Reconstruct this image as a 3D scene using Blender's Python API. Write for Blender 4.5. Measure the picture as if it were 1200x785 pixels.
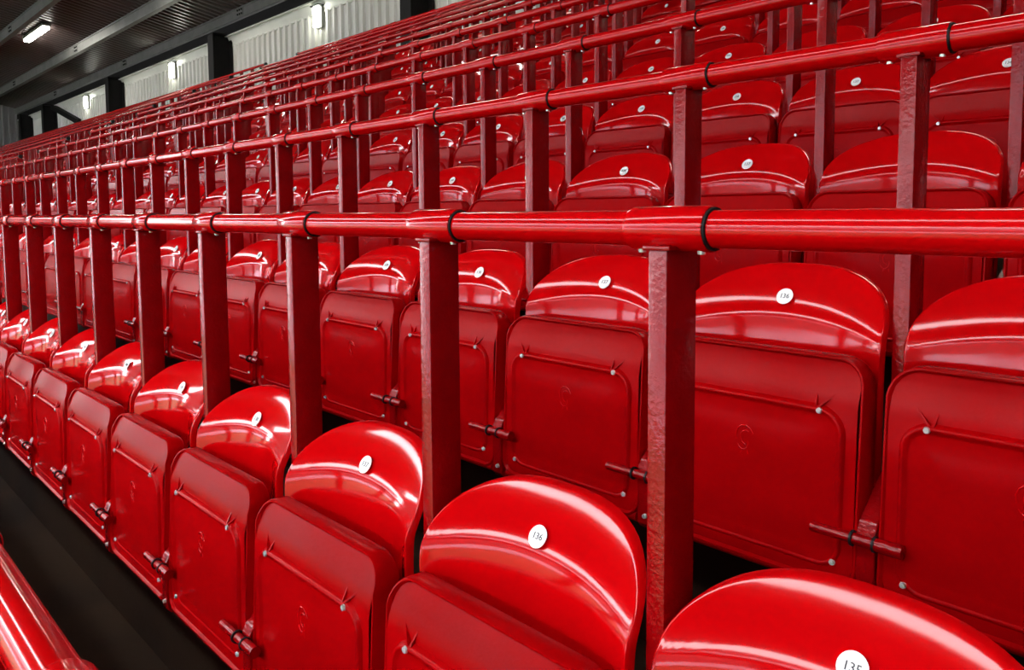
import bpy, bmesh, math, random
from mathutils import Vector, Matrix
for o in list(bpy.data.objects): bpy.data.objects.remove(o, do_unlink=True)
scn = bpy.context.scene
col = scn.collection
R = math.radians

# ------------------------------------------------------------------ camera
FPX, CY = 947.46, 321.4                      # focal length and principal row in a 1200x785 frame
YAW, PITCH, ROLL = .8331, .0755, -.006
fw = Vector((-math.sin(YAW)*math.cos(PITCH), math.cos(YAW)*math.cos(PITCH), -math.sin(PITCH)))
rt = Vector((math.cos(YAW), math.sin(YAW), 0)); up = rt.cross(fw)
c, s = math.cos(ROLL), math.sin(ROLL)
rt, up = c*rt + s*up, -s*rt + c*up
cd = bpy.data.cameras.new('camera'); cam = bpy.data.objects.new('camera', cd); col.objects.link(cam)
cam.matrix_world = Matrix((( rt.x, up.x, -fw.x, 0), (rt.y, up.y, -fw.y, 0), (rt.z, up.z, -fw.z, 0), (0, 0, 0, 1)))
cd.sensor_width = 36; cd.lens = FPX*36/1200; cd.shift_y = -(392.5-CY)/1200
cd.clip_start = .02; cd.clip_end = 500
scn.camera = cam
def pix(x, y, z):                            # world point -> frame pixel, only used to decide which seats are in view
    p = Vector((x, y, z)); d = p.dot(fw)
    return (600+FPX*p.dot(rt)/d, CY-FPX*p.dot(up)/d, d) if d > .05 else (9e9, 9e9, d)

# ------------------------------------------------------------------ sky and exposure
w = bpy.data.worlds.new('overcast_sky'); scn.world = w; w.use_nodes = True
bg = w.node_tree.nodes['Background']; bg.inputs[0].default_value = (.97, .98, 1, 1); bg.inputs[1].default_value = 12.0
vs = scn.view_settings
vs.view_transform = 'Standard'; vs.look = 'None'; vs.gamma = 1; vs.use_curve_mapping = False; vs.exposure = .62

# ------------------------------------------------------------------ materials
def mat(name, colr, rough=.5, metal=0, spec=.5, emit=None, estr=0, bump=None, var=None, coat=0):
    m = bpy.data.materials.new(name); m.use_nodes = True
    nt = m.node_tree; b = nt.nodes['Principled BSDF']
    b.inputs['Base Color'].default_value = (*colr, 1); b.inputs['Roughness'].default_value = rough
    b.inputs['Metallic'].default_value = metal; b.inputs['Specular IOR Level'].default_value = spec
    b.inputs['Coat Weight'].default_value = coat; b.inputs['Coat Roughness'].default_value = .04
    if emit: b.inputs['Emission Color'].default_value = (*emit, 1); b.inputs['Emission Strength'].default_value = estr
    tc = nt.nodes.new('ShaderNodeTexCoord')
    def noise(scale, detail=3):
        n = nt.nodes.new('ShaderNodeTexNoise'); n.inputs['Scale'].default_value = scale; n.inputs['Detail'].default_value = detail
        nt.links.new(tc.outputs['Object'], n.inputs['Vector']); return n
    if bump:
        n = noise(bump[0], bump[2] if len(bump) > 2 else 2)
        bn = nt.nodes.new('ShaderNodeBump'); bn.inputs['Strength'].default_value = bump[1]; bn.inputs['Distance'].default_value = .002
        nt.links.new(n.outputs['Fac'], bn.inputs['Height']); nt.links.new(bn.outputs['Normal'], b.inputs['Normal'])
    if var:
        n = noise(var[0], 5); r = nt.nodes.new('ShaderNodeValToRGB')
        r.color_ramp.elements[0].position = .35; r.color_ramp.elements[1].position = .65
        r.color_ramp.elements[0].color = (*colr, 1); r.color_ramp.elements[1].color = (*var[1], 1)
        nt.links.new(n.outputs['Fac'], r.inputs[0]); nt.links.new(r.outputs[0], b.inputs['Base Color'])
    return m
M = dict(
    gloss=mat('red_glossy_plastic', (.50, .0006, .002), .08, var=(9, (.47, .0006, .0018)), spec=.34, bump=(40, .02)),
    satin=mat('red_satin_plastic', (.36, .0004, .0016), .24, var=(12, (.33, .0004, .0014)), spec=.055, bump=(420, .06)),
    paint=mat('red_gloss_paint', (.50, .0006, .002), .12, var=(20, (.46, .0006, .0016)), spec=.34, bump=(60, .03)),
    postpaint=mat('red_paint_over_galvanising', (.27, .0005, .002), .15, var=(30, (.24, .0005, .0016)), spec=.42, bump=(130, .6, 3)),
    badge=mat('white_sticker', (.82, .82, .80), .35, var=(300, (.78, .78, .77))),
    ink=mat('grey_ink', (.03, .03, .04), .6, var=(200, (.05, .05, .06))),
    screw=mat('zinc_screw', (.85, .84, .8), .22, .6, var=(300, (.7, .69, .66))),
    black=mat('black_plastic', (.006, .005, .005), .6, var=(50, (.01, .008, .008)), spec=.2),
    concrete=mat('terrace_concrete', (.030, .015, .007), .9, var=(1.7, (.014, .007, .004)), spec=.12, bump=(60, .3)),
    deck=mat('brown_roof_deck', (.085, .055, .05), .36, var=(.6, (.06, .05, .05)), spec=.6),
    steel=mat('grey_galvanised_steel', (.16, .155, .15), .5, .2, var=(3, (.12, .12, .115))),
    dark=mat('dark_painted_steel', (.006, .0055, .0055), .6, var=(4, (.009, .008, .008)), spec=.15),
    clad=mat('pale_wall_cladding', (.60, .59, .55), .45, var=(.8, (.54, .53, .49))),
    endclad=mat('grey_end_cladding', (.20, .19, .19), .5, var=(.8, (.17, .16, .16))),
    flash=mat('white_flashing', (.66, .66, .61), .4, var=(2, (.60, .60, .55))),
    tube=mat('lit_diffuser', (.9, .9, .85), .4, emit=(1, .97, .86), estr=30),
    wtube=mat('lit_wall_diffuser', (.9, .9, .85), .4, emit=(.97, 1, .84), estr=20),
    grass=mat('pitch_grass', (.02, .045, .01), .9, var=(.3, (.028, .055, .014))),
    facade=mat('opposite_facade', (.06, .045, .048), .6, var=(.2, (.05, .036, .04))),
    pale=mat('pale_hoarding', (.68, .62, .76), .5, var=(.1, (.55, .50, .62))),
    window=mat('opposite_windows', (.3, .3, .36), .2, emit=(.86, .80, 1), estr=1.3),
)

# ------------------------------------------------------------------ mesh helpers
def mesh(name, bm, m, smooth=False, angle=None):
    bmesh.ops.recalc_face_normals(bm, faces=bm.faces)
    me = bpy.data.meshes.new(name); bm.to_mesh(me); bm.free()
    if m: me.materials.append(M[m])
    if smooth:
        for p in me.polygons: p.use_smooth = True
        if angle: me.set_sharp_from_angle(angle=R(angle))
    return me
def link(name, me, parent=None, loc=(0, 0, 0)):
    o = bpy.data.objects.new(name, me); col.objects.link(o); o.location = loc
    if parent: o.parent = parent
    return o
def tag(o, label=None, cat=None, group=None, kind=None):
    if label: o['label'] = label
    if cat: o['category'] = cat
    if group: o['group'] = group
    if kind: o['kind'] = kind
    return o
def box(bm, x0, x1, y0, y1, z0, z1, bev=0):
    r = bmesh.ops.create_cube(bm, size=1, matrix=Matrix.Translation(((x0+x1)/2, (y0+y1)/2, (z0+z1)/2)) @ Matrix.Diagonal((x1-x0, y1-y0, z1-z0, 1)))
    if bev:
        es = list({e for v in r['verts'] for e in v.link_edges})
        bmesh.ops.bevel(bm, geom=es, offset=bev, segments=2, affect='EDGES', profile=.5)
def tubex(bm, x0, x1, y, z, r, seg=20, ends=True, r1=None):
    bmesh.ops.create_cone(bm, cap_ends=ends, segments=seg, radius1=r, radius2=r if r1 is None else r1, depth=x1-x0,
                          matrix=Matrix.Translation(((x0+x1)/2, y, z)) @ Matrix.Rotation(R(90), 4, 'Y'))
def loft(bm, rings, cap0=False, cap1=True):
    vr = [[bm.verts.new(p) for p in r] for r in rings]
    n = len(vr[0])
    for a, b in zip(vr, vr[1:]):
        for i in range(n): bm.faces.new((a[i], a[(i+1) % n], b[(i+1) % n], b[i]))
    if cap0: bm.faces.new(vr[0])
    if cap1: bm.faces.new(vr[-1])
def rrect(hw, zt, zb, rtop, rbot, k=7):
    """rounded rectangle in x,z, counter-clockwise"""
    pts = []
    for cx, cz, r, a0 in ((hw-rtop, zt-rtop, rtop, 0), (-hw+rtop, zt-rtop, rtop, 90), (-hw+rbot, zb+rbot, rbot, 180), (hw-rbot, zb+rbot, rbot, 270)):
        for i in range(k):
            a = R(a0 + 90*i/(k-1)); pts.append((cx+r*math.cos(a), cz+r*math.sin(a)))
    return pts

# ------------------------------------------------------------------ the stand in numbers (metres, camera at the origin)
S = .5                                        # seat width along the row (x)
Y0, Z0, D, H = .8583, -.0212, .7077, .3265    # first rail, row depth and row rise
PH = {0: 1.2682, 1: 1.2332, 2: 1.2906}        # where the posts of a row start
FL = 1.35                                     # rail height above its own tread
TOP = 9
XL, XR, YB = -40.3, 5.0, 8.1                 # far end wall, added right-hand light blocker, back wall
def rowy(n): return Y0 + n*D - (.004 if n < 0 else 0)
def railz(n): return Z0 + n*H - (.03 if n < 0 else 0)
def postx(n, i): return -(PH.get(n, 1.2682) + i)*S
AISLE = (26, 27, 28)

# ------------------------------------------------------------------ structure
# stepped concrete terrace
bm = bmesh.new()
prof = []
for n in range(-12, TOP+2):
    z = Z0 + n*H - FL
    prof += [(Y0+(n-1)*D-.05, z), (Y0+n*D-.05, z)]
prof[-1] = (YB+.3, prof[-1][1])
zlow = prof[0][1]-.5
for (ya, za), (yb, zb) in zip(prof, prof[1:]):
    vs_ = [bm.verts.new(p) for p in ((XL-.2, ya, za), (XR+.2, ya, za), (XR+.2, yb, zb), (XL-.2, yb, zb))]
    bm.faces.new(vs_)
vs_ = [bm.verts.new(p) for p in ((XL-.2, prof[0][0], prof[0][1]), (XR+.2, prof[0][0], prof[0][1]), (XR+.2, prof[0][0], zlow), (XL-.2, prof[0][0], zlow))]
bm.faces.new(vs_)
bmesh.ops.remove_doubles(bm, verts=bm.verts, dist=1e-4)
tag(link('floor', mesh('floor', bm, 'concrete')), 'dark concrete terrace steps under the seats', kind='structure')

def ribbed(name, m, p0, along, across, length, width, pitch, depth, nrm, label):
    """trapezoidal profiled sheet: ribs run along 'across', repeat along 'along'"""
    bm = bmesh.new(); rows = []
    k = int(length/pitch)
    for i in range(k+1):
        for f, d in ((0, 0), (.55, 0), (.65, 1), (.9, 1)):
            t = (i+f)*pitch
            if t <= length: rows.append((t, d*depth))
    pv = None
    for t, d in rows:
        a = p0 + along*t + nrm*d
        v = (bm.verts.new(a), bm.verts.new(a + across*width))
        if pv: bm.faces.new((pv[0], pv[1], v[1], v[0]))
        pv = v
    return tag(link(name, mesh(name, bm, m)), label, kind='structure')
V = Vector
WTOP = 3.93
ribbed('wall_back', 'clad', V((XL, YB, 1.0)), V((1, 0, 0)), V((0, 0, 1)), XR-XL, WTOP-1.0, .25, .05, V((0, -1, 0)), 'pale ribbed metal cladding of the back wall')
ribbed('wall_left', 'endclad', V((XL, YB, -8)), V((0, -1, 0)), V((0, 0, 1)), 19, 14.6, .25, .09, V((1, 0, 0)), 'grey ribbed metal cladding of the far end wall')
ribbed('wall_right_blocker', 'deck', V((XR, YB, -8)), V((0, -1, 0)), V((0, 0, 1)), 19, 14.6, .25, .035, V((-1, 0, 0)), 'added unseen ribbed wall blocking light from the right')  # unseen wall, added to keep side light off the posts
KR = .2                                        # the roof rises towards the pitch
def roofz(y): return 4.6 + (8-y)*KR
ca = V((0, -1, KR)).normalized()
ribbed('ceiling', 'deck', V((XL, YB+.05, roofz(YB+.05))), V((1, 0, 0)), ca, XR-XL, 11.4, .25, .045, V((0, 0, -1)), 'brown profiled metal roof deck')
sl = V((XL, YB+.05, roofz(YB+.05))) + ca*12.5      # an open rooflight slot lies between the two parts of the deck
ribbed('ceiling_front', 'deck', sl, V((1, 0, 0)), ca, XR-XL, 7.0, .25, .045, V((0, 0, -1)), 'brown profiled roof deck over the front rows')
# flashing above the cladding, with its white edge
bm = bmesh.new()
q = [bm.verts.new(p) for p in ((XL, YB-.002, WTOP-.03), (XR, YB-.002, WTOP-.03), (XR, YB-.10, 4.12), (XL, YB-.10, 4.12))]; bm.faces.new(q)
box(bm, XL, XR, YB-.04, YB, WTOP-.03, WTOP)
tag(link('trim_1', mesh('trim_1', bm, 'flash')), 'smooth pale flashing above the cladding', kind='structure')
bm = bmesh.new(); box(bm, XL, XR, YB-.16, YB-.10, 4.10, 4.125)
tag(link('trim_2', mesh('trim_2', bm, 'flash')), 'thin white edge under the dark eaves beam', kind='structure')

def thing(name, label, cat, loc, group=None):
    o = bpy.data.objects.new(name, None); col.objects.link(o); o.location = loc; o.empty_display_size = .1
    return tag(o, label, cat, group)
bm = bmesh.new(); box(bm, XL, XR, YB-.18, YB-.02, 4.127, 4.33)
tag(link('eaves_beam', mesh('eaves_beam', bm, 'dark')), 'long dark steel beam above the pale back wall', 'beam')
ordw = ['first', 'second', 'third', 'fourth', 'fifth', 'sixth', 'seventh', 'eighth', 'ninth', 'tenth']
# purlins: box beams along the row direction with splice plates
def purlin(y, label, depth=.25, wdt=.13):
    zt = roofz(y) - .05
    t = thing('roof_purlin', label, 'beam', (0, y, zt-depth), 'purlins under the roof')
    bm = bmesh.new(); box(bm, XL, XR, -wdt/2, wdt/2, 0, depth-.03); box(bm, XL, XR, -wdt/2-.02, wdt/2+.02, depth-.03, depth)
    link('beam_body', mesh('beam_body', bm, 'steel'), t)
    bm = bmesh.new(); box(bm, -.16, .16, -wdt/2-.010, -wdt/2, .03, .20)
    pl = mesh('splice_plate', bm, 'steel')
    bm = bmesh.new()
    for a in (0,):
        for b in (0,): bmesh.ops.create_cone(bm, cap_ends=True, segments=8, radius1=.022, radius2=.022, depth=.02, matrix=Matrix.Translation((a, -wdt/2-.018, b)) @ Matrix.Rotation(R(90), 4, 'X'))
    bo = mesh('bolt', bm, 'dark')
    for i in range(5):
        x = -34.4 + 7.95*i + 1.0
        p = link('splice_plate', pl, t, (x, 0, 0))
        if y > 4:
            for a in (-.1, 0, .1):
                for b in (.07, .16): link('bolt', bo, p, (a, 0, b))
purlin(7.92, 'grey roof purlin closest to the pale back wall', .22, .15)
purlin(6.62, 'grey roof purlin between the wall-side purlin and the ceiling light')
purlin(5.03, 'grey roof purlin at the top left corner, beyond the ceiling light')
for k in range(9): purlin(3.43-1.6*k, f'{ordw[k]} grey roof purlin overhead, out towards the pitch')
# columns
def column(x, label, brace=False):
    zb = Z0 + (TOP+1)*H - FL
    t = thing('steel_column', label, 'column', (x, 7.86, zb), 'columns along the back wall')
    h = 4.12 - zb
    for nm, y0, y1 in (('flange', -.26, -.235), ('flange', .18, .205)):
        bm = bmesh.new(); box(bm, -.15, .15, y0, y1, 0, h, .004); link(nm, mesh(nm, bm, 'dark'), t)
    bm = bmesh.new(); box(bm, -.01, .01, -.235, .18, 0, h); link('web', mesh('web', bm, 'dark'), t)
    bm = bmesh.new(); box(bm, -.2, .2, -.28, .22, h, h+.02); link('cap_plate', mesh('cap_plate', bm, 'dark'), t)
    if brace:
        bm = bmesh.new(); L = 3.4
        box(bm, 0, L, -.08, .08, -.09, .09)
        bmesh.ops.transform(bm, verts=bm.verts, matrix=Matrix.Translation((.1, .1, h-.05)) @ Matrix.Rotation(R(14), 4, 'Y'))
        link('brace', mesh('brace', bm, 'dark'), t)
column(-38.2, 'dark steel column in the far corner beside the end wall')
column(-34.4, 'dark steel column with a diagonal brace near the far end', True)
column(-26.45, 'dark steel column left of the pale wall with two lamps')
column(-18.6, 'dark steel column left of the nearest wall lamp')
column(-10.85, 'dark steel column cut off by the top edge of the picture')
column(-3.0, 'dark steel column of the back wall, to the right of the view')
column(4.9, 'dark steel column of the back wall, farthest right of the view')
# wall lamps
for x, lb in ((-30.1, 'lit wall lamp farthest away, near the diagonal brace'), (-22.1, 'lit wall lamp between the two middle dark columns'),
              (-14.35, 'lit wall lamp nearest the camera on the pale wall'), (-6.6, 'lit wall lamp right of the view on the back wall'), (1.1, 'lit wall lamp at the right end of the back wall')):
    t = thing('wall_lamp', lb, 'lamp', (x, YB-.09, 3.62), 'lamps on the back wall')
    bm = bmesh.new(); box(bm, -.12, .12, 0, .06, -.02, .42, .01); link('housing', mesh('housing', bm, 'steel'), t)
    bm = bmesh.new(); box(bm, -.10, .10, -.075, 0, 0, .38, .02); link('diffuser', mesh('diffuser', bm, 'wtube', True, 40), t)
    bm = bmesh.new(); box(bm, -.14, .18, -.10, .03, .385, .405); link('hood', mesh('hood', bm, 'dark'), t)
# ceiling battens
yb_ = 5.54
for x, lb in ((-25.3, 'long lit ceiling light under the roof deck, top left'), (-17.4, 'lit ceiling light overhead, out of the picture'), (-9.5, 'lit ceiling light overhead, nearer than the visible one'), (-1.6, 'lit ceiling light straight above the camera')):
    z = roofz(yb_)-.06
    t = thing('ceiling_light', lb, 'light', (x, yb_, z-.12), 'lights under the roof deck')
    bm = bmesh.new(); box(bm, -1.15, 1.15, -.10, .10, .05, .12, .01); link('tray', mesh('tray', bm, 'steel'), t)
    bm = bmesh.new(); box(bm, -1.1, 1.1, -.085, .085, -.02, .05, .02); link('diffuser', mesh('diffuser', bm, 'tube', True, 40), t)
# the world beyond the open front, seen only as reflections
def quadbox(name, label, m, *b):
    bm = bmesh.new()
    for q in b: box(bm, *q)
    return tag(link(name, mesh(name, bm, m)), label, kind='structure')
yf = YB+.05-19.5*ca.y*-1                       # front edge of the roof
quadbox('trim_3', 'added deep fascia narrowing the sky strip at the roof front', 'endclad', (XL, XR, yf-.1, yf+.1, 5.3, roofz(yf)+.2))  # unseen fascia, added and hung low to narrow the strip of sky
zp = zlow
bm = bmesh.new()
bm.faces.new([bm.verts.new(p) for p in ((-200, -75, zp), (90, -75, zp), (90, prof[0][0], zp), (-200, prof[0][0], zp))])
tag(link('ground', mesh('ground', bm, 'grass')), 'grass pitch beyond the front of the stand', kind='structure')
quadbox('wall_opposite', 'stand on the far side of the pitch', 'facade', (-200, 80, -75, -72, zp, 25), (-200, 80, -75, -69, 24, 26.7))
quadbox('wall_front', 'pale lower front of the stand across the pitch', 'pale', (-200, 80, -72.0, -66, zp, .8))
bm = bmesh.new(); box(bm, -3.7, 3.7, -.1, .1, 0, 5.5); wm = mesh('window', bm, 'window')
for i in range(33):
    tag(link('window_%d' % (i+1), wm, None, (-195+8.5*i, -71.9, 17.2)), kind='structure')

# ------------------------------------------------------------------ seat parts (local: x along row, y from rail line, z from own tread)
def dz(z): return z + FL
def make_backrest(nu, nv):
    W = .228; bm = bmesh.new()
    us = [math.sin((i/nu-.5)*math.pi*.96)/math.sin(.5*math.pi*.96) for i in range(nu+1)]
    zb = -.83
    def P(u, v):
        zt = -.545 + .125*max(0, 1-abs(u)**2.6)**(1/2.2)
        z = zb + (zt-zb)*v
        t = z - (-.512 - .035*u*u); wd = .0065
        sp = wd*math.log(1+math.exp(min(60, t/wd)))
        y = -.014 + .085*t + .53*sp + 2.6*max(0, t-.025)**2
        fade = min(1, max(0, (z-zb)/.28)); fade = .45+.55*fade*fade*(3-2*fade)
        y -= .052*abs(u)**2.3*fade
        wx = W*(1-.03*max(0, -.56-z)/.27)
        return V((u*wx, y, dz(z)))
    vsn = [1-(1-j/nv)**1.35 for j in range(nv+1)]
    F = [[P(u, v) for u in us] for v in vsn]
    front = [[bm.verts.new(p) for p in r] for r in F]
    back = [[bm.verts.new(p + V((0, .007, 0))) for p in r] for r in F]
    for g in (front, back):
        for j in range(nv):
            for i in range(nu): bm.faces.new((g[j][i], g[j][i+1], g[j+1][i+1], g[j+1][i]))
    loop = [(0, i) for i in range(nu+1)] + [(j, nu) for j in range(1, nv+1)] + [(nv, i) for i in range(nu-1, -1, -1)] + [(j, 0) for j in range(nv-1, 0, -1)]
    cz = dz(-.62)
    rim = []
    for off, out in ((.003, .003), (.017, .004)):
        ring = []
        for j, i in loop:
            p = F[j][i]; d = V((p.x, 0, p.z-cz)); d = V((d.x/.228, 0, d.z/.2)); d.normalize()
            ring.append(bm.verts.new(p + V((0, off, 0)) + d*out))
        rim.append(ring)
    fl = [front[j][i] for j, i in loop]; bl = [back[j][i] for j, i in loop]
    n = len(loop)
    for a, b in ((fl, rim[0]), (rim[0], rim[1]), (rim[1], bl)):
        for i in range(n):
            try: bm.faces.new((a[i], a[(i+1) % n], b[(i+1) % n], b[i]))
            except ValueError: pass
    return mesh('backrest', bm, 'gloss', True, 50)
def sm(f): f = min(1, max(0, f)); return f*f*(3-2*f)
def front_y(z):                               # the folded seat: thin front edge at the top, thicker below
    return -.118 - .028*min(1, max(0, (-.580-z)/.082)) - .007*min(1, max(0, (-.66-z)/.33))
def panel_y(z): return -.1500 + (z+.667)*.012
def ring(pts, y): return [V((x, y if y > -.095 else y + .118 + front_y(z), dz(z))) for x, z in pts]
def floor_strip(bm):
    hw, zt, zb, rt, rb = .2225, -.584, -.991, .046, .031
    zs = [zt-.0001, zt-.003, zt-.008, zt-.016, zt-.028, zt-.046, zt-.066, zt-.09, -.8, zb+.031, zb+.012, zb+.003, zb]
    pv = None
    for z in zs:
        w = hw
        if z > zt-rt: w = hw-rt+math.sqrt(max(0, rt*rt-(z-zt+rt)**2))
        if z < zb+rb: w = hw-rb+math.sqrt(max(0, rb*rb-(zb+rb-z)**2))
        y = front_y(z) + .0061
        v = [bm.verts.new((x, y, dz(z))) for x in (-w, 0, w)]
        if pv:
            for a in (0, 1): bm.faces.new((pv[a], pv[a+1], v[a+1], v[a]))
        pv = v
def make_pan(k):
    bm = bmesh.new(); hw = .2315
    def o(i, y): return ring(rrect(hw-i, -.575-i, -1.0+i, max(.055-i, .012), max(.04-i, .01), k), y)
    loft(bm, [o(.022, -.074), o(.004, -.078), o(.0, -.084), o(0, -.116), o(.0015, -.1185), o(.0045, -.1185), o(.006, -.1165), o(.009, -.112)], True, False)
    floor_strip(bm)
    return mesh('seat_pan', bm, 'satin', True, 40)
def make_panel(k):
    bm = bmesh.new()
    def o(i, y): return [V((x, y + panel_y(z) + .0045*sm((-.90-z)/.065), dz(z))) for x, z in rrect(.201-i, -.667-i, -.972+i, max(.05-i, .008), max(.045-i, .008), k)]
    loft(bm, [o(-.004, .014), o(0, .006), o(.002, .002), o(.0055, 0), o(.009, .001), o(.013, .005), o(.018, .006), o(.05, .003), o(.09, .001)], False, True)
    return mesh('base_panel', bm, 'satin', True, 60)
def make_gusset(sx):
    bm = bmesh.new()
    for a, b in (((.152, -.668), (.196, -.625)), ((.146, -.668), (.140, -.628))):
        d = V((b[0]-a[0], 0, b[1]-a[1])).normalized(); n = V((d.z, 0, -d.x))*.0018
        base = [(a, -.136), (b, front_y(b[1])+.011), (a, panel_y(a[1])+.002)]
        f = []
        for sg in (-1, 1): f.append([bm.verts.new(V((sx*(p[0]+sg*n.x), y, dz(p[1]+sg*n.z)))) for p, y in base])
        bm.faces.new(f[0]); bm.faces.new(f[1])
        for i in range(3): bm.faces.new((f[0][i], f[0][(i+1) % 3], f[1][(i+1) % 3], f[1][i]))
    return mesh('gusset', bm, 'satin')
def make_screw():
    bm = bmesh.new()
    m = Matrix.Rotation(R(90), 4, 'X')
    bmesh.ops.create_cone(bm, cap_ends=True, segments=14, radius1=.0062, radius2=.005, depth=.004, matrix=m)
    bmesh.ops.create_cone(bm, cap_ends=True, segments=8, radius1=.0028, radius2=.0022, depth=.0052, matrix=m)
    return mesh('screw', bm, 'screw')
def make_lip():
    bm = bmesh.new(); z = -1.0
    tubex(bm, -.222, .222, -.140, dz(z), .0115, 14)
    return mesh('rear_lip', bm, 'satin', True, 40)
def make_badge():
    bm = bmesh.new()
    bmesh.ops.create_cone(bm, cap_ends=True, segments=28, radius1=.0178, radius2=.0182, depth=.0016, matrix=Matrix.Rotation(R(90), 4, 'X'))
    return mesh('number_badge', bm, 'badge')
def make_emblem():
    bm = bmesh.new()
    segs = []
    for cx, cz, r, a0, a1 in ((0, 0, .020, 20, 200), (.003, -.001, .012, 60, 260), (-.004, -.012, .012, 200, 380)):
        pts = [(cx+r*math.cos(R(a0+(a1-a0)*i/6)), cz+r*1.2*math.sin(R(a0+(a1-a0)*i/6))) for i in range(7)]
        segs += [(*p, *q) for p, q in zip(pts, pts[1:])]
    segs += [(-.006, -.026, -.008, -.034), (.006, -.026, .008, -.034)]
    for x0, z0, x1, z1 in segs:
        d = V((x1-x0, 0, z1-z0)); L = d.length; a = math.atan2(d.z, d.x)
        bmesh.ops.create_cone(bm, cap_ends=True, segments=8, radius1=.0012, radius2=.0012, depth=L,
                              matrix=Matrix.Translation(((x0+x1)/2, 0, (z0+z1)/2)) @ Matrix.Rotation(-a, 4, 'Y') @ Matrix.Rotation(R(90), 4, 'Y'))
    return mesh('embossed_mark', bm, 'gloss', True, 50)
ME = dict(back=make_backrest(30, 26), back_s=make_backrest(12, 10), pan=make_pan(7), pan_s=make_pan(3), panel=make_panel(7), panel_s=make_panel(3),
          gl=make_gusset(-1), gr=make_gusset(1), screw=make_screw(), lip=make_lip(), badge=make_badge(), emblem=make_emblem())
BZ = -.483; BY = -.0035; BT = R(-31)
NUM = {}
def number_mesh(s):
    if s not in NUM:
        cu = bpy.data.curves.new('number', 'FONT'); cu.body = s; cu.size = .0145; cu.align_x = 'CENTER'; cu.align_y = 'CENTER'; cu.extrude = .0003; cu.resolution_u = 2
        ob = bpy.data.objects.new('tmp', cu); col.objects.link(ob)
        me = bpy.data.meshes.new_from_object(ob.evaluated_get(bpy.context.evaluated_depsgraph_get()))
        bpy.data.objects.remove(ob); me.name = 'number'; me.materials.clear(); me.materials.append(M['ink'])
        NUM[s] = me
    return NUM[s]
def ordinal(k):
    if k <= 10: return ordw[k-1]
    return '%d%s' % (k, 'th' if 10 <= k % 100 <= 20 else {1: 'st', 2: 'nd', 3: 'rd'}.get(k % 10, 'th'))

# ------------------------------------------------------------------ which seats the picture shows
seats = []
rows_range = {}
for n in range(TOP+1):
    lo, hi = None, None
    for cidx in range(-8, 90):
        x = postx(n, cidx) - S/2
        px, py, d = pix(x, rowy(n)-.03, railz(n)-.6)
        if x < XL+.3 or d < .3: continue
        r = FPX/d*.3
        if px + r < -5 or px - r > 1205: continue
        lo = cidx if lo is None else lo; hi = cidx
        if cidx in AISLE: continue
        seats.append((d, n, cidx))
    rows_range[n] = (lo, hi)
seats.sort()
near, far = seats[:300], seats[300:]
rowname = {0: 'the nearest row'}
for n in range(1, 10): rowname[n] = 'the %s row up' % ordw[n]
rowname[9] = 'the top row'

for d, n, ci in near:
    k = ci - rows_range[n][0] + 1
    if n == 0 and ci == 0: lb = 'glossy red folding seat numbered 136 in the nearest row'
    elif n == 1 and ci == 0: lb = 'glossy red folding seat numbered 136 in the second row up'
    elif n == 0 and ci == -1: lb = 'red folding seat nearest the camera, cut off at the bottom right corner'
    elif ci > 28: lb = f'{ordinal(ci-28)} red folding seat beyond the stair gap in {rowname[n]}'
    else: lb = f'{ordinal(k)} red folding seat from the right in {rowname[n]}'
    t = thing('folding_seat', lb, 'seat', (postx(n, ci)-S/2, rowy(n), railz(n)-FL), 'red folding stadium seats')
    big = d < 4.2; mid = d < 9
    link('backrest', ME['back' if mid else 'back_s'], t)
    p = link('seat_pan', ME['pan' if mid else 'pan_s'], t)
    b = link('base_panel', ME['panel' if mid else 'panel_s'], t)
    if mid:
        link('rear_lip', ME['lip'], t)
        for x, z in ((-.155, -.6745), (.155, -.6745)) + (((-.186, -.955), (.186, -.955)) if big else ()):
            link('screw', ME['screw'], b, (x, panel_y(z)-.001 + .0045*sm((-.90-z)/.065), dz(z)))
    if big:
        link('gusset', ME['gl'], p); link('gusset', ME['gr'], p)
        link('embossed_mark', ME['emblem'], b, (0, panel_y(-.755)+.001, dz(-.755)))
    bd = link('number_badge', ME['badge'], t, (0, BY, dz(BZ))); bd.rotation_euler = (BT, 0, 0)
    if d < 6:
        nm = link('number', number_mesh(str(136+ci)), bd, (0, -.0012, 0)); nm.rotation_euler = (R(90), 0, 0)
# the small rest, farther off
def seat_mass(name, spots, label, fine=False):
    q_ = '' if fine else '_s'
    base = bmesh.new()
    for k in ('back', 'pan', 'panel'): base.from_mesh(ME[k+q_])
    bmesh.ops.delete(base, geom=[], context='VERTS')
    tmp = bpy.data.meshes.new('tmp'); base.to_mesh(tmp); base.free()
    nback = len(ME['back'+q_].polygons)
    vv, ff, mi = [], [], []
    tv = [v.co.copy() for v in tmp.vertices]; tf = [list(p.vertices) for p in tmp.polygons]
    bvs = [v.co.copy() for v in ME['badge'].vertices]; bfs = [list(p.vertices) for p in ME['badge'].polygons]
    rm = Matrix.Rotation(BT, 3, 'X')
    for d, n, ci in spots:
        o = V((postx(n, ci)-S/2, rowy(n), railz(n)-FL)); b0 = len(vv)
        vv += [o+v for v in tv]; ff += [[b0+i for i in f] for f in tf]; mi += [0]*nback + [1]*(len(tf)-nback)
        b0 = len(vv); q = o + V((0, BY, dz(BZ)))
        vv += [q + rm @ v for v in bvs]; ff += [[b0+i for i in f] for f in bfs]; mi += [2]*len(bfs)
    me = bpy.data.meshes.new(name); me.from_pydata(vv, [], ff)
    for k in ('gloss', 'satin', 'badge'): me.materials.append(M[k])
    me.polygons.foreach_set('material_index', mi)
    for p in me.polygons: p.use_smooth = True
    me.set_sharp_from_angle(angle=R(45))
    tag(link(name, me), label, 'seats', kind='stuff')
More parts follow.
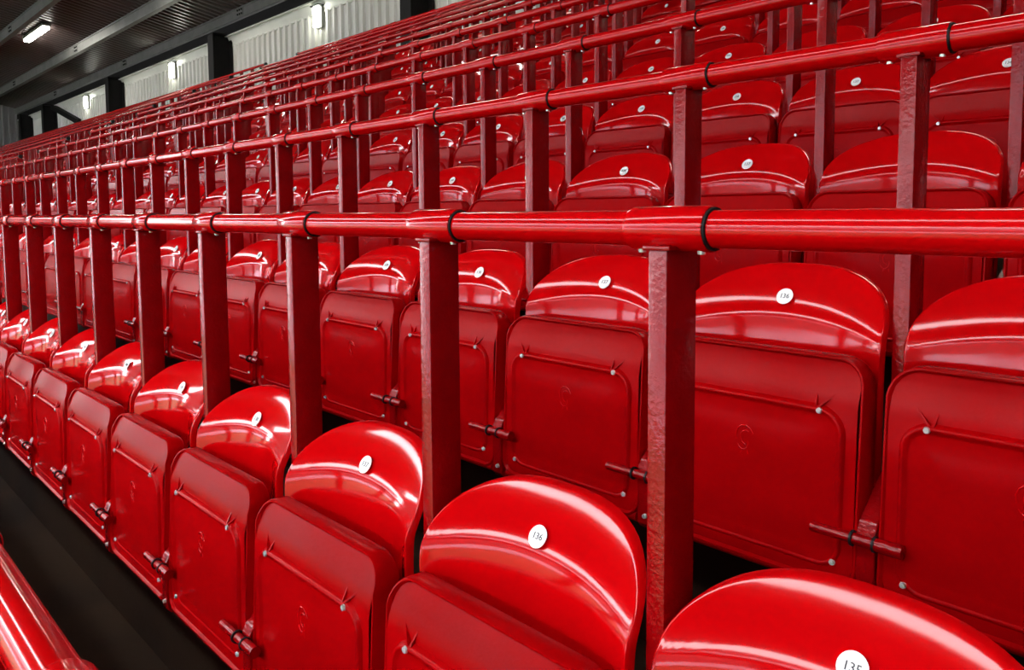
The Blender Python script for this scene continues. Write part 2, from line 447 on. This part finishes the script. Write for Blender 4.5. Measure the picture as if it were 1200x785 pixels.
if far: seat_mass('distant_seats', far, 'mass of small red folding seats high up at the far left')
seat_mass('side_seats', [(0, n, i) for n in range(TOP+1) for i in range(rows_range[n][0]-3, rows_range[n][0])], 'red folding seats just outside the right edge of the view', True)
seat_mass('lower_seats', [(0, n, i) for n in range(-6, 0) for i in range(-7, 24)], 'rows of red folding seats below the camera')

# ------------------------------------------------------------------ safety rails
RR = .0240
def make_post():
    bm = bmesh.new(); box(bm, -.015, .015, -.033, .033, FL-1.0235, FL-.02, .0035); box(bm, -.04, .04, -.048, .07, FL-1.0235, FL-1.0155, .002)
    box(bm, -.021, .021, -.037, .037, FL-.0275, FL-.021, .002)
    return mesh('post', bm, 'postpaint', True, 30)
def make_collar():
    bm = bmesh.new()
    prof = [(-.062, RR-.001), (-.0612, RR+.0042), (-.057, RR+.0055), (.059, RR+.0055), (.0612, RR+.0046), (.0612, RR+.001), (.050, RR-.001)]
    seg = 28
    loft(bm, [[V((x, r*math.cos(2*math.pi*i/seg), FL+r*math.sin(2*math.pi*i/seg))) for i in range(seg)] for x, r in prof], False, False)
    return mesh('collar', bm, 'paint', True, 35)
def make_joint():  # black ring standing in for the shadow gap at the sleeve end
    bm = bmesh.new(); seg = 24
    loft(bm, [[V((x, r*math.cos(2*math.pi*i/seg), FL+r*math.sin(2*math.pi*i/seg))) for i in range(seg)] for x, r in ((.0605, RR+.0002), (.0605, RR+.0035), (.0645, RR+.0030), (.0650, RR+.0002))], False, False)
    return mesh('joint_shadow_ring', bm, 'black', True, 30)
def make_setscrew():
    bm = bmesh.new(); bmesh.ops.create_cone(bm, cap_ends=True, segments=10, radius1=.005, radius2=.006, depth=.006, matrix=Matrix.Translation((0, -.006, FL-RR-.0045)))
    return mesh('set_screw', bm, 'screw')
def make_bracket():
    bm = bmesh.new()
    pr = [(-.030, -.775), (-.075, -.80), (-.147, -.862), (-.157, -.880), (-.157, -1.005), (-.145, -1.018), (-.030, -1.018)]
    L = [bm.verts.new((-.017, y, dz(z))) for y, z in pr]; Rr = [bm.verts.new((.017, y, dz(z))) for y, z in pr]
    bm.faces.new(L); bm.faces.new(Rr)
    for i in range(len(pr)): bm.faces.new((L[i], L[(i+1) % len(pr)], Rr[(i+1) % len(pr)], Rr[i]))
    bmesh.ops.bevel(bm, geom=list(bm.edges), offset=.002, segments=1, affect='EDGES')
    return mesh('seat_bracket', bm, 'postpaint')
def make_hinge():
    bm = bmesh.new(); y, z = -.167, dz(-.89)
    tubex(bm, -.096, -.019, y, z, .0095, 16); tubex(bm, -.021, .021, y, z, .0105, 16); tubex(bm, .0215, .070, y, z, .0125, 16)
    return mesh('hinge_tube', bm, 'postpaint', True, 40)
def make_hinge_ring():
    bm = bmesh.new(); y, z = -.167, dz(-.89)
    tubex(bm, -.002, .002, y, z, .0145, 16)
    return mesh('hinge_ring', bm, 'black', True, 40)
def make_bolt():
    bm = bmesh.new(); bmesh.ops.create_cone(bm, cap_ends=True, segments=8, radius1=.006, radius2=.005, depth=.006, matrix=Matrix.Translation((.006, -.160, dz(-.985))) @ Matrix.Rotation(R(90), 4, 'X'))
    return mesh('bolt', bm, 'screw')
PM = dict(post=make_post(), collar=make_collar(), joint=make_joint(), ss=make_setscrew(), br=make_bracket(), hi=make_hinge(), hr=make_hinge_ring(), bolt=make_bolt())
def rail(n, i0, i1, x0, x1, label, caps):
    """rail of row n with posts i0..i1 between x0 (left) and x1 (right)"""
    y, zb = rowy(n), railz(n)-FL
    t = thing('safety_rail', label, 'railing', (0, y, zb), 'red tubular safety rails')
    bm = bmesh.new(); tubex(bm, x0, x1, 0, FL, RR, 28)
    link('rail_tube', mesh('rail_tube', bm, 'paint', True, 40), t)
    for xc, sg in caps:
        bm = bmesh.new(); a, b = sorted((xc, xc+sg*.05)); tubex(bm, a, b, 0, FL, RR*1.25, 20)
        link('end_cap', mesh('end_cap', bm, 'black', True, 40), t)
    for i in range(i0, i1+1):
        x = postx(n, i)
        d = pix(x, y, railz(n))[2]
        p = link('post', PM['post'], t, (x, 0, 0))
        if d < 13:
            cl = link('collar', PM['collar'], t, (x, 0, 0))
            if d < 7: link('joint_shadow_ring', PM['joint'], cl)
            if d < 4:
                link('set_screw', PM['ss'], cl, (-.045, 0, 0)); link('set_screw', PM['ss'], cl, (.048, 0, 0))
        if d < 9 and n >= 0:
            br = link('seat_bracket', PM['br'], t, (x, 0, 0)); h = link('hinge_tube', PM['hi'], t, (x, 0, 0))
            if d < 5: link('hinge_ring', PM['hr'], h, (-.0185, 0, 0)); link('hinge_ring', PM['hr'], h, (.0215, 0, 0)); link('bolt', PM['bolt'], br)
for n in range(-1, TOP+1):
    lo, hi = rows_range.get(n, (-1, 8)); lo -= 3; hi += 2
    xr = max(3.0, postx(n, lo)+.3)
    while postx(n, hi) < XL+.2: hi -= 1
    nm = rowname.get(n, '')
    if n == -1: nm = ''
    lab1 = 'red tubular safety rail at the bottom left corner, in front of the nearest seats' if n < 0 else f'red tubular safety rail on posts behind the seats of {nm}'
    if hi >= 29 and n >= 2:
        rail(n, lo, 26, postx(n, 26)-.07, xr, lab1 + ', near side', [(postx(n, 26)-.07, -1)])
        rail(n, 29, hi, max(postx(n, hi)-.3, XL), postx(n, 29)+.07, f'red safety rail beyond the stair gap behind {nm} of seats', [(postx(n, 29)+.07, 1)])
    else:
        hi2 = min(hi, 26)
        rail(n, lo, hi2, postx(n, 26)-.07, xr, lab1, [(postx(n, 26)-.07, -1)])
